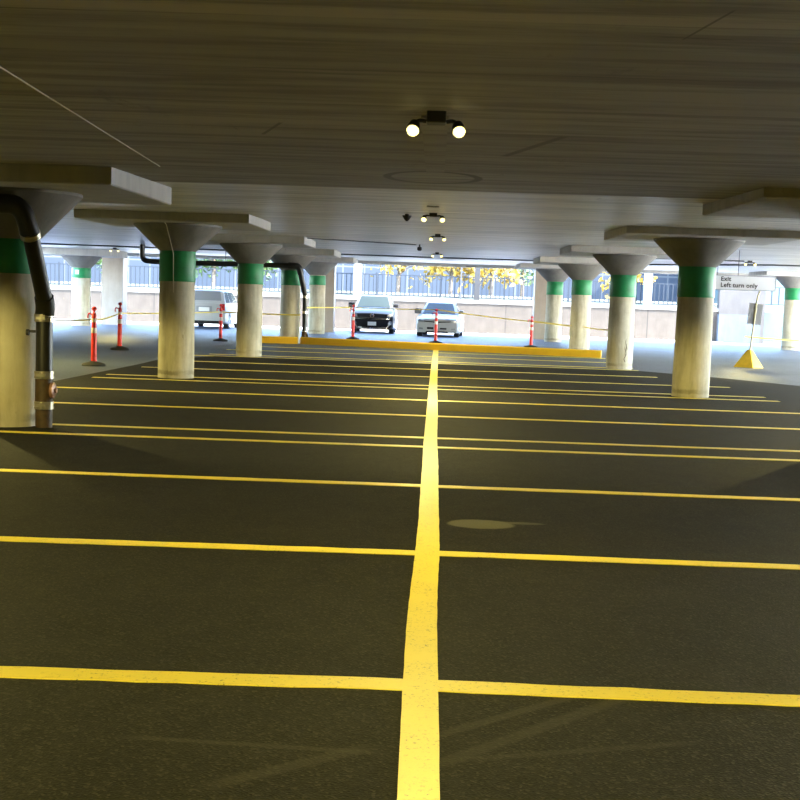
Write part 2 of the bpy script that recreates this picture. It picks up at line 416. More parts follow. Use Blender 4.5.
# retaining wall beyond the far edge, coping, bank and taller wall on the right
WY = 58.0
tag(obj('wall_far', box(-40, 12.36, WY, WY+.35, -.1, 1.46), M_WALL), 'beige concrete retaining wall along the far side', 'wall', kind='structure')
tag(obj('trim_2', box(-40, 12.36, WY-.06, WY+.5, 1.46, 1.60), M_COPE), 'pale coping on the far retaining wall', 'coping', kind='structure')
bm = bmesh.new()
q = [bm.verts.new(p) for p in ((-60, WY+.45, 1.5), (16, WY+.45, 1.5), (16, 61.5, 1.85), (-60, 61.5, 1.85), (16, 130, 2.2), (-60, 130, 2.2))]
bm.faces.new((q[0], q[1], q[2], q[3])); bm.faces.new((q[3], q[2], q[4], q[5]))
tag(obj('ground', bm, M_GROUND), 'pale dry bank above the retaining wall', 'ground', kind='structure')
tag(obj('wall_right', box(12.36, 14.35, WY-.1, WY+.35, -.1, 2.72), M_WALLR), 'taller pale wall at the right end of the retaining wall', 'wall', kind='structure')
tag(obj('wall_low', box(12.3, 14.1, WY-.45, WY-.1, -.1, 1.36), M_WALLB), 'low bluish wall in front of the taller right wall', 'wall', kind='structure')
tag(obj('wall_exit', box(15.0, 34, 63.0, 63.4, -.1, 1.55), M_PALEB), 'pale cyan wall beyond the exit on the right', 'wall', kind='structure')

# ------------------------------------------------------------------ parking lines
random.seed(4)
LINES = [4.53, 7.02, 9.66, 12.35, 13.21, 15.84, 18.44, 20.94, 21.85, 24.48, 27.11, 29.6, 30.45, 33.0, 35.4]
def stripe(x0, x1, y, w, seg, slope=0.):
    bm = bmesh.new(); rows = []
    for i in range(seg+1):
        x = x0+(x1-x0)*i/seg; yy = y+slope*(x-x0)
        a = [yy-w/2+random.uniform(-.006, .006), yy+w/2+random.uniform(-.006, .006)]
        rows.append([bm.verts.new((x, k, floor_z(k)+h)) for k in a for h in (.0072, -.004)])
    for a, b_ in zip(rows, rows[1:]):
        bm.faces.new((a[0], b_[0], b_[2], a[2])); bm.faces.new((a[1], a[3], b_[3], b_[1]))
        bm.faces.new((a[0], a[1], b_[1], b_[0])); bm.faces.new((a[2], b_[2], b_[3], a[3]))
    bm.faces.new((rows[0][0], rows[0][2], rows[0][3], rows[0][1])); bm.faces.new((rows[-1][0], rows[-1][1], rows[-1][3], rows[-1][2]))
    return bm
ordn = ['first', 'second', 'third', 'fourth', 'fifth', 'sixth', 'seventh', 'eighth', 'ninth', 'tenth', 'eleventh', 'twelfth', 'thirteenth', 'fourteenth', 'fifteenth']
for i, y in enumerate(LINES):
    w = .135 if i < 5 else .16
    xl = -5.45 if y < 30 else -5.2
    xr = 5.5 if y < 26 else 4.6
    ly = y + [-.008, -.02, .0][i] if i < 3 else y
    for side, a, b_, yy in (('left', xl, -.045, ly), ('right', .045, xr, y-.012)):
        sl = {0: .030, 1: .020}.get(i, 0.) if side == 'left' else 0.
        o = obj('floor_marking', stripe(a, b_, yy+sl*a, w, 40, sl), M_LINE)
        tag(o, f'yellow stall line {side} of the centre line, {ordn[i]} one from the viewer', 'floor marking', 'painted stall lines', 'structure')
CL = [(-2, -.05, .065), (1.5, -.052, .064), (3.06, -.053, .063), (3.45, -.055, .062), (3.94, -.061, .060), (4.54, -.067, .059), (5.5, -.072, .056), (6.18, -.067, .060), (7.03, -.060, .072), (8.13, -.056, .072), (9.62, -.060, .071), (10.97, -.060, .074), (12.74, -.066, .067), (16.02, -.061, .078), (21.28, -.057, .080), (26.98, -.045, .095), (37.0, -.015, .135)]
ys = [-2+k*.13 for k in range(301)]
cl_l = np.interp(ys, [c[0] for c in CL], [c[1] for c in CL]); cl_r = np.interp(ys, [c[0] for c in CL], [c[2] for c in CL])
jl = {y: (a+random.uniform(-.0012, .0012), b_+random.uniform(-.0012, .0012)) for y, a, b_ in zip(ys, cl_l, cl_r)}
tag(obj('floor_marking', strip_sheet(lambda y: jl[y], ys, .0085), M_LINE), 'long yellow centre line running away from the viewer to the yellow curb', 'floor marking', kind='structure')

# ------------------------------------------------------------------ columns with green bands, capitals, drop panels
def column(x, y, label, pb, neck, g0, g1, g2=None, r=.285, plate=False):
    """pb panel underside height, neck where the flare starts, g0..g1 the green band"""
    fz = floor_z(y)
    t = thing('column', label, 'column', (x, y, fz), group='round concrete columns')
    pb -= fz; neck -= fz; g0 -= fz; g1 -= fz
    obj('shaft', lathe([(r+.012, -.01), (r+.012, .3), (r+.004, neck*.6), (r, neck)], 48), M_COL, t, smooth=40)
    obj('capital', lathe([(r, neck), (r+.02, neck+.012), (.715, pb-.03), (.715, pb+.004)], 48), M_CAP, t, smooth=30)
    obj('green_band', lathe([(r+.011, g0), (r+.013, g0+.004), (r+.008, g1-.004), (r+.006, g1)], 48), M_GREEN, t, smooth=40)
    if plate:
        o = obj('plate', box(-.13, .0, -r-.03, -r-.012, (g0+g1)/2-.05, (g0+g1)/2+.1), M_WHITE, t)
        o['label'] = 'small white plate on the green band'
    return t
def panel(x, y, pb, hx, hy, label):
    # a shallow square slab under the ceiling that carries the capital; follows the fall of the deck
    bm = bmesh.new()
    dz = .008*hy
    pts = []
    for sx in (-1, 1):
        for sy in (-1, 1):
            for k in (0, 1):
                z = (pb+sy*dz) if k == 0 else ceil_z(y+sy*hy)+.02
                pts.append(bm.verts.new((x+sx*hx, y+sy*hy, z)))
    bmesh.ops.convex_hull(bm, input=pts)
    bmesh.ops.bevel(bm, geom=[e for e in bm.edges if all(v.co.z < pb+.05 for v in e.verts)], offset=.012, segments=1, affect='EDGES')
    tag(obj('drop_panel', bm, M_PANEL), label, 'drop panel', 'square drop panels under the ceiling', 'structure')
COLS = [
    (-4.25, 13.05, 'thick concrete column at the left edge with the large black downpipe beside it', 2.31, 1.84, 1.51, 1.85),
    (-4.25, 21.65, 'concrete column with green band and thin pale cable, left of the white van', 2.50, 2.07, 1.58, 2.075),
    (-4.25, 30.2, 'concrete column with green band right of the white van, before the curb end', 2.575, 2.13, 1.67, 2.14),
    (-4.25, 38.7, 'column with green band behind the yellow curb, black pipe bent around it', 2.64, 2.2, 1.77, 2.2),
    (-4.25, 47.4, 'pale far column with green band in front of the pier left of the silver SUV', 2.73, 2.26, 1.91, 2.24),
    (4.18, 21.38, 'nearest right column with green band, next to the hanging exit sign', 2.52, 2.08, 1.6, 2.10),
    (4.25, 30.2, 'second right column with green band and a dark scrape near its base', 2.60, 2.15, 1.66, 2.165),
    (4.25, 38.7, 'third right column with green band rising behind the end of the yellow curb', 2.645, 2.2, 1.77, 2.2),
    (4.25, 47.4, 'far right column with green band in front of the beige pier', 2.75, 2.3, 1.84, 2.31),
    (-12.78, 47.4, 'far left column with a white plate on its green band', 2.66, 2.24, 1.88, 2.235),
    (12.75, 47.4, 'pale column at the right edge beyond the yellow pyramid stand', 2.76, 2.35, 1.94, 2.36),
]
for i, c in enumerate(COLS):
    t = column(*c, r=.33 if abs(c[0]) > 10 else .285, plate=(i == 9))
    hx = 1.35
    panel(c[0], c[1], c[3], hx, 1.33, 'square concrete drop panel over the ' + ['leftmost big column with the downpipe', 'left column with the pale cable', 'left column by the curb end', 'left column with the bent pipe', 'far pale column left of the SUV', 'nearest right column', 'second right column with the scrape', 'third right column behind the curb', 'far right column before the pier', 'far left column with the white plate', 'pale column at the right edge'][i])
# the panel over the column that stands just outside the frame on the right
panel(4.25, 13.05, 2.38, 1.42, 1.33, 'square concrete drop panel at the upper right without a visible column')
t = column(4.25, 13.05, 'near right column just outside the picture', 2.38, 1.95, 1.5, 1.95)
# dark scrape on the second right column
bm = bmesh.new()
for k, (a, z0, z1) in enumerate([(-1.27, .28, .52), (-1.22, .42, .70), (-1.30, .16, .30)]):
    rr = .299
    pts = [(rr*math.cos(a+.06*math.sin(5*s+k)), rr*math.sin(a+.06*math.sin(5*s+k)), z0+(z1-z0)*s) for s in [i/8 for i in range(9)]]
    add_tube(bm, pts, [.002, .007, .010, .006, .009, .006, .008, .004, .002], 8)
sc_ = [o for o in bpy.data.objects if o.get('label', '').startswith('second right column')][0]
o = obj('scrape_stain', bm, plain('dark_scrape', (.10, .085, .06), .8), sc_); o['label'] = 'dark scrape stain'

# beige piers at the slab edge
for x0, x1, lab in ((-4.64, -3.86, 'beige rectangular pier at the slab edge left of the silver SUV'), (3.75, 4.55, 'beige rectangular pier at the slab edge right of the white sedan'), (-12.75, -11.94, 'beige rectangular pier at the slab edge behind the red posts')):
    tag(obj('pier', box(x0, x1, 50.2, 50.9, .1, 2.95, bevel=.01), M_PIER), lab, 'pier', 'beige piers at the slab edge', 'structure')

# ------------------------------------------------------------------ yellow curbs
def curb(p0, p1, label):
    p0 = Vector((*p0, floor_z(p0[1]))); p1 = Vector((*p1, floor_z(p1[1])))
    t = (p1-p0); L = t.length; ang = math.atan2(t.y, t.x)
    bm = bmesh.new(); add_prism_x = [(0, -.03), (0, .17), (.02, .20), (.12, .20), (.14, .17), (.14, -.03)]
    a = [bm.verts.new((0, y, z)) for y, z in add_prism_x]; b_ = [bm.verts.new((L, y, z+(p1.z-p0.z))) for y, z in add_prism_x]
    bm.faces.new(a[::-1]); bm.faces.new(b_)
    for i in range(6):
        j = (i+1) % 6; bm.faces.new((a[i], a[j], b_[j], b_[i]))
    o = obj('curb', bm, M_CURB, loc=p0, rot=(0, 0, ang))
    return tag(o, label, 'curb', 'yellow curbs', 'thing')
curb((-5.67, 37.9), (-3.95, 38.12), 'short yellow painted curb piece left of the black pipe')
curb((-3.88, 38.14), (4.52, 35.72), 'long yellow painted curb at the end of the centre line')

# ------------------------------------------------------------------ downpipes
def ring_band(p, d, r, h):
    d = Vector(d).normalized(); p = Vector(p)
    return tube([p-d*h/2, p-d*h*.18, p-d*h*.17, p+d*h*.17, p+d*h*.18, p+d*h/2], [r+.006, r+.006, r+.002, r+.002, r+.006, r+.006], 28)
PX, PY = -3.842, 12.90
t = thing('downpipe', 'large black iron downpipe with steel clamps beside the left edge column', 'pipe', (PX, PY, 0))
P = lambda x, z, dy=0: (x-PX, dy, z)
obj('bend', tube(smooth_path([P(-4.75, 2.15, -.54), P(-3.90, 2.15, -.54), P(-3.835, 1.87, -.48)], .20, 8), .092, 24), M_PIPE, t, smooth=50)
obj('pipe_section', tube([P(-3.838, 1.90, -.485), P(-3.822, 1.24, -.05)], .078, 24), M_PIPE, t, smooth=50)
obj('elbow', tube(smooth_path([P(-3.822, 1.29, -.08), P(-3.826, 1.19, -.015), P(-3.84, 1.11)], .07, 6), .092, 24), M_PIPE, t, smooth=50)
obj('pipe_section', tube([P(-3.842, 1.12), P(-3.842, .50)], .082, 24), M_PIPE, t, smooth=50)
cl_ = obj('cleanout', tube([P(-3.842, .50), P(-3.842, .23)], .086, 24), M_RUST, t, smooth=50); cl_['label'] = 'rusty cleanout section'
pl = bmesh.new(); add_lathe(pl, [(.075, 0), (.08, .012), (.08, .03), (.06, .04), (.025, .042), (.025, .06)], 24, 'X', (.075, -.02, .375))
o = obj('cleanout_cap', pl, M_COPPER, cl_, smooth=40); o['label'] = 'round coppery cap'
o = obj('pipe_foot', tube([P(-3.842, .23), P(-3.842, -.005)], .083, 24), M_RUST, t, smooth=50)
for x, z, d in ((-3.836, 1.87, (.02, .43, -.65)), (-3.843, 1.085, (0, 0, 1)), (-3.842, .525, (0, 0, 1)), (-3.842, .225, (0, 0, 1))):
    hb = .05 if z > 1.5 else .075
    o = obj('clamp', ring_band(P(x, z, -.475 if z > 1.5 else 0), d, .090, hb), M_BAND, t, smooth=30)
    if z > 1.5: continue
    sb = bmesh.new(); add_box(sb, P(x, z)[0]-.05, P(x, z)[0]+.04, -.112, -.094, z-.012, z+.012); add_box(sb, P(x, z)[0]-.01, P(x, z)[0]+.01, -.116, -.094, z-.03, z+.03)
    obj('bolt', sb, M_BAND, o)
o = obj('wall_bracket', tube([P(-4.07, .95, .0), P(-3.9, .95)], .014, 10), M_DARK, t)
sb = lathe([(.03, -.012), (.03, .012)], 16, 'X', (-4.0-PX, -.02, .94)); obj('bracket_nut', sb, M_DARK, o)

# pipe that runs in under the ceiling and bends down the fourth left column
QX, QY = -3.80, 38.45
fz = floor_z(QY)
t = thing('downpipe', 'black drain pipe hung below the ceiling and bent down behind the yellow curb', 'pipe', (QX, QY, fz))
Q = lambda x, z, dy=0: (x-QX, dy, z-fz)
obj('pipe_run', tube(smooth_path([Q(-8.53, 2.80, -.25), Q(-8.53, 2.33, -.25), Q(-7.8, 2.31, -.25), Q(-4.2, 2.33, -.25)], .18, 6), .075, 16), M_PIPE, t, smooth=50)
obj('elbow', tube(smooth_path([Q(-4.28, 2.33, -.25), Q(-3.98, 2.33, -.25), Q(-3.92, 2.1, -.20)], .12, 6), .095, 16), M_PIPE, t, smooth=50)
obj('pipe_section', tube([Q(-3.93, 2.14, -.21), Q(-3.80, 1.5)], .078, 16), M_PIPE, t, smooth=50)
obj('pipe_section', tube([Q(-3.80, 1.52), Q(-3.79, .06)], .072, 16), M_PIPE, t, smooth=50)
for z in (1.45, 1.0, .42):
    obj('clamp', ring_band(Q(-3.797, z), (0, 0, 1), .074, .07), M_BAND, t, smooth=30)
o = obj('cleanout', tube([Q(-3.792, .44), Q(-3.792, .28)], .088, 16), M_RUST, t)
obj('cleanout_cap', lathe([(.055, 0), (.055, .04)], 16, 'X', (.075, -.02, .33-fz+.0)), M_RUST, o)
obj('hanger', tube([Q(-6.1, 2.80, -.25), Q(-6.1, 2.38, -.25)], .012, 8), M_DARK, t)

# ------------------------------------------------------------------ red delineator posts
def post(x, y, h, label, first=[None]):
    z = floor_z(y)
    if first[0] is None:
        t = thing('delineator_post', label, 'post', (x, y, z), group='red delineator posts')
        obj('base', lathe([(.215, 0), (.22, .02), (.20, .045), (.08, .075), (.055, .09)], 24), M_RUBBER, t, smooth=40)
        obj('tube', lathe([(.052, .08), (.052, .5), (.046, .80), (.042, .93), (.030, .965)], 20), M_RED, t, smooth=40)
        for z0, z1, rr in ((.60, .70, .053), (.80, .87, .049)):
            obj('reflective_band', lathe([(rr-.002, z0), (rr, z0+.005), (rr-.002, z1)], 20), M_REFL, t, smooth=40)
        obj('handle', lathe([(.020, .96), (.020, 1.01), (.042, 1.025), (.048, 1.05), (.03, 1.08), (.012, 1.085)], 16), M_RED, t, smooth=40)
        lp = bmesh.new(); add_tube(lp, smooth_path([(-.035, 0, .93), (-.10, 0, .97), (-.12, 0, .90), (-.11, 0, .87)], .04, 4), .014, 8)
        obj('hook', lp, M_RED, t, smooth=50)
        first[0] = t
    else:
        t = copy_tree(first[0]); t.location = (x, y, z); t['label'] = label
    t.scale = (1, 1, h/1.085)
post(-6.32, 24.35, 1.10, 'nearest red delineator post, left of the column with the pale cable')
post(-7.42, 30.95, 1.12, 'red delineator post standing before the beige pier on the left')
post(-6.22, 38.25, 1.08, 'red delineator post in front of the white van')
post(-2.66, 43.1, 1.13, 'red delineator post in front of the silver SUV')
post(.05, 42.1, 1.10, 'red delineator post in front of the white sedan')
post(3.05, 41.5, .98, 'red delineator post right of the white sedan, beside the far right columns')

# caution tape between them
def tape(p0, p1, sag, label, w=.035):
    bm = bmesh.new(); p0 = Vector(p0); p1 = Vector(p1); d = p1-p0; nrm = Vector((-d.y, d.x, 0)).normalized()*.0015
    rows = []
    N = 14
    for i in range(N+1):
        s = i/N; p = p0+d*s-Vector((0, 0, sag*4*s*(1-s))); tw = .5*math.sin(s*5)
        u = Vector((0, 0, w/2))*math.cos(tw)+nrm.normalized()*math.sin(tw)*w/2
        rows.append([bm.verts.new(p+u+nrm), bm.verts.new(p-u+nrm), bm.verts.new(p-u-nrm), bm.verts.new(p+u-nrm)])
    for a, b_ in zip(rows, rows[1:]):
        for k in range(4):
            j = (k+1) % 4; bm.faces.new((a[k], a[j], b_[j], b_[k]))
    bm.faces.new(rows[0]); bm.faces.new(rows[-1][::-1])
    tag(obj('caution_tape', bm, M_TAPE), label, 'tape', 'yellow caution tape spans', 'thing')
tape((-9.4, 24.0, .80), (-6.37, 24.35, .85), .03, 'yellow tape running left from the nearest red post', .03)
tape((-6.27, 24.36, .85), (-7.42, 30.9, .90), .02, 'yellow tape between the two red posts on the left', .03)
tape((-7.40, 31.0, .90), (-6.26, 38.25, .93), .02, 'yellow tape from the second red post to the post before the white van', .03)
tape((-6.17, 38.2, .93), (-3.90, 38.24, .92), .01, 'yellow tape from the post before the van to the black bent pipe', .04)
tape((-3.72, 38.25, 1.14), (-2.72, 43.1, 1.17), .0, 'yellow tape from the black bent pipe to the post before the SUV', .035)
tape((-2.60, 43.1, 1.17), (.0, 42.1, 1.19), .01, 'yellow tape between the post before the SUV and the post before the sedan', .03)
tape((.10, 42.1, 1.19), (3.0, 41.5, .93), .02, 'yellow tape sloping down from the sedan to the right red post', .035)
tape((3.10, 41.5, .93), (4.0, 38.55, .86), .0, 'yellow tape from the right red post to the third right column', .05)
tape((4.3, 38.3, .86), (4.1, 30.55, .90), .02, 'yellow tape from the third right column to the second right column', .035)
tape((10.9, 46.6, .60), (15.5, 45.5, .46), .02, 'yellow tape crossing low at the right edge behind the pyramid stand', .05)

# ------------------------------------------------------------------ ceiling lamps
def lamp(x, y, label, power=1., first=[None]):
    z = ceil_z(y)
    if first[0] is None:
        t = thing('twin_ceiling_lamp', label, 'ceiling lamp', (x, y, z), group='twin-head ceiling lamps')
        obj('junction_box', box(-.052, .052, -.06, .06, -.062, .012, bevel=.008), M_DARK, t)
        for s in (-1, 1):
            obj('arm', tube(smooth_path([(s*.055, 0, -.05), (s*.095, -.01, -.045), (s*.118, -.02, -.07)], .02, 4), .011, 10), M_DARK, t)
            h = bmesh.new(); add_lathe(h, [(.014, .030), (.026, .024), (.033, .0), (.035, -.026), (.032, -.026)], 20)
            hd = obj('lamp_head', h, M_DARK, t, loc=(s*.118, -.03, -.080), smooth=40, rot=(R(-38), R(-s*12), 0))
            ln = bmesh.new(); add_lathe(ln, [(.030, -.022), (.034, -.036), (.026, -.052), (.010, -.058)], 20)
            obj('lens', ln, M_LAMP, hd, smooth=60)
        ld = bpy.data.lights.new('lamp_light', 'SPOT'); ld.spot_size = R(157); ld.spot_blend = .18; ld.color = LAMP_COL; ld.energy = LAMP_W; ld.shadow_soft_size = .06
        lo_ = bpy.data.objects.new('lamp_light', ld); C.objects.link(lo_); lo_.parent = t; lo_.location = (0, -.06, -.20)
        first[0] = t
    else:
        t = copy_tree(first[0]); t.location = (x, y, z); t['label'] = label
    for ch in t.children:
        if ch.type == 'LIGHT':
            ch.data = ch.data.copy(); ch.data.energy = LAMP_W*power
    return t
lamp(-.03, 7.2, 'nearest ceiling lamp with two glowing warm heads', .42)
lamp(-.07, 17.8, 'second twin-head ceiling lamp along the middle, beside the small dome camera', .7)
lamp(.0, 25.4, 'third twin-head ceiling lamp along the middle', 1.)
lamp(.0, 36.9, 'farthest twin-head ceiling lamp along the middle, over the curb', .8)
lamp(-10.6, 43.4, 'twin-head ceiling lamp far left near the plated column', .6)
lamp(8.25, 35.2, 'twin-head ceiling lamp right of the nearest right column, above the exit sign', .6)
for x, y, lab in ((0, -1.5, 'behind the viewer'), (-4.6, 1.5, 'left of the viewer'), (4.6, 1.5, 'right of the viewer'), (-4.9, 9.2, 'before the left edge column'), (4.9, 9.2, 'before the upper right drop panel'), (-6.6, 16.8, 'beyond the left edge column'), (6.0, 16.8, 'before the nearest right column'), (-9.2, 24, 'left of the column with the pale cable'), (9.4, 24, 'beyond the nearest right column')):
    lamp(x, y, 'added unseen twin-head ceiling lamp ' + lab + ', outside the picture', 1.7 if y < 5 else 2.6 if y == 24 and x < 0 else 1.)  # unseen fixtures added to brighten the floor and column fronts

# raceway plate that runs from the nearest lamp along the ceiling
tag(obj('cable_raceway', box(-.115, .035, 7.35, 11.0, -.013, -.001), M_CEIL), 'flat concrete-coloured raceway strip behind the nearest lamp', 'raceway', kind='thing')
o = bpy.data.objects['cable_raceway']
for v in o.data.vertices: v.co.z += ceil_z(v.co.y)
for y0, y1, lab in ((18.1, 20.6, 'flat grey raceway strip behind the second middle lamp'),):
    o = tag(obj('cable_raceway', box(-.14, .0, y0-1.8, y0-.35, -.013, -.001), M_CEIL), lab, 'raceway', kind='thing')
    for v in o.data.vertices: v.co.z += ceil_z(v.co.y)
# ceiling conduits and cables
def run(name, pts, r, mat, label, cat, sag=0.):
    path = []
    for a, b_ in zip(pts, pts[1:]):
        N = max(2, int(abs(b_[1]-a[1])/1.0)+2)
        for k in range(N+1): path.append((a[0]+(b_[0]-a[0])*k/N, a[1]+(b_[1]-a[1])*k/N))
    p3 = [(x, y, ceil_z(y)-r*1.08) for x, y in path]
    clean = [p3[0]]
    for p in p3[1:]:
        if (Vector(p)-Vector(clean[-1])).length > .01: clean.append(p)
    return tag(obj(name, tube(clean, r, 8), mat, smooth=60), label, cat, kind='thing')
run('cable', [(-1.93, 5.6), (-2.0, 6.02), (-2.41, 11.43)], .0042, M_CABLE, 'thin pale cable along the ceiling at the upper left', 'cable')
run('conduit', [(-14, 40.2), (-.12, 41.6)], .022, M_CONDUIT, 'thin dark conduit across the ceiling left of the farthest middle lamp', 'conduit')
run('conduit', [(.12, 41.7), (3.1, 41.3)], .02, M_CONDUIT, 'thin dark conduit across the ceiling right of the farthest middle lamp', 'conduit')
run('conduit', [(5.4, 34.9), (8.1, 35.2)], .02, M_CONDUIT, 'thin grey conduit running up to the right ceiling lamp', 'conduit')
run('conduit', [(6.6, 41.5), (9.5, 37.6), (13, 37.3)], .022, M_CONDUIT, 'grey conduit curving across the ceiling above the exit sign', 'conduit')
run('conduit', [(-2.9, 29.5), (-.5, 31.3)], .012, M_CONDUIT, 'thin dark conduit leading to the small ceiling sensor', 'conduit')
# pale cable on the second left column
rr = .30
pts = [(-4.31, 20.86, 2.495), (-4.30, 20.95, 2.46), (-4.27, 21.30, 2.09), (-4.26, 21.345, 2.03), (-4.255, 21.35, 1.55), (-4.25, 21.345, 1.40)]
tag(obj('cable', tube(smooth_path(pts, .03, 4), .007, 8), M_CABLE, smooth=60), 'thin pale cable hanging down the left column and its green band', 'cable', kind='thing')
# small dome camera and sensor
t = thing('ceiling_camera', 'small dark cone-shaped camera left of the second middle lamp', 'camera', (-.44, 18.6, ceil_z(18.6)))
obj('mount', lathe([(.03, -.03), (.03, .01)], 16), M_DARK, t); obj('dome', lathe([(.008, -.10), (.03, -.085), (.065, -.03), (.065, -.02)], 20), M_DARK, t, smooth=40)
t = thing('ceiling_sensor', 'small dark sensor at the end of a thin conduit', 'sensor', (-.42, 31.4, ceil_z(31.4)))
obj('mount', lathe([(.02, -.06), (.02, .01)], 12), M_DARK, t); obj('sensor_head', lathe([(.03, -.15), (.055, -.13), (.055, -.07), (.03, -.05)], 16), M_DARK, t, smooth=40)

# ------------------------------------------------------------------ hanging exit sign
SX, SY, SZ = 6.55, 28.6, 2.03
t = thing('hanging_sign', 'long pale hanging sign reading Exit Left turn only, right of the nearest right column', 'sign', (SX, SY, SZ))
obj('sign_board', box(-.90, .72, -.02, .02, -.145, .145, bevel=.004), M_SIGN, t)
fr = bmesh.new()
for z in (-.15, .15): add_box(fr, -.91, .73, -.024, .024, z-.008, z+.008)
for x in (-.905, .725): add_box(fr, x-.008, x+.008, -.024, .024, -.158, .158)
obj('sign_frame', fr, M_SIGNED, t)
for x in (-.52, -.08):
    obj('hanger_rod', tube([(x, 0, .15), (x, 0, ceil_z(SY)-SZ+.01)], .007, 8), M_DARK, t)
def text(body, x, z, size, parent, y=-.026):
    cu = bpy.data.curves.new('lettering', 'FONT'); cu.body = body; cu.size = size; cu.extrude = .0015; cu.offset = .0028
    cu.space_character = 1.08
    tmp = bpy.data.objects.new('lettering', cu); C.objects.link(tmp)
    bpy.context.view_layer.update()
    me = bpy.data.meshes.new_from_object(tmp.evaluated_get(bpy.context.evaluated_depsgraph_get()))
    bpy.data.objects.remove(tmp); me.materials.clear(); me.materials.append(M_TEXT)
    o = bpy.data.objects.new('lettering', me); C.objects.link(o)
    o.rotation_euler = (PI/2, 0, 0); o.location = (x, y, z); o.parent = parent
    return o
text('Exit', -.45, .035, .13, t); text('Left turn only', -.45, -.095, .13, t)

# ------------------------------------------------------------------ pyramid stand with sign seen from behind
t = thing('sign_stand', 'yellow pyramid base with a leaning pole and the grey back of a sign', 'sign stand', (7.89, 33.1, floor_z(33.1)))
py_ = bmesh.new()
a = [py_.verts.new(p) for p in ((-.36, .10, 0), (.02, -.36, 0), (.36, -.02, 0), (-.02, .36, 0))]
b_ = [py_.verts.new(p) for p in ((-.06, .02, .44), (.0, -.06, .44), (.06, -.01, .44), (.0, .06, .44))]
py_.faces.new(a); py_.faces.new(b_)
for i in range(4):
    j = (i+1) % 4; py_.faces.new((a[i], a[j], b_[j], b_[i]))
obj('base', py_, M_PYR, t)
obj('pole', tube([(0, 0, .40), (.05, 0, .95), (.095, 0, 1.6), (.12, 0, 1.78), (.18, 0, 1.95), (.30, 0, 2.04)], .022, 12), M_POLE, t, smooth=50)
sp_ = bmesh.new(); add_box(sp_, -.17, .17, .03, .045, -.26, .26, bevel=.004)
o = obj('sign_plate', sp_, M_BACK, t, loc=(.085, 0, 1.335), rot=(0, R(4), 0)); o['label'] = 'plain grey back of the sign'

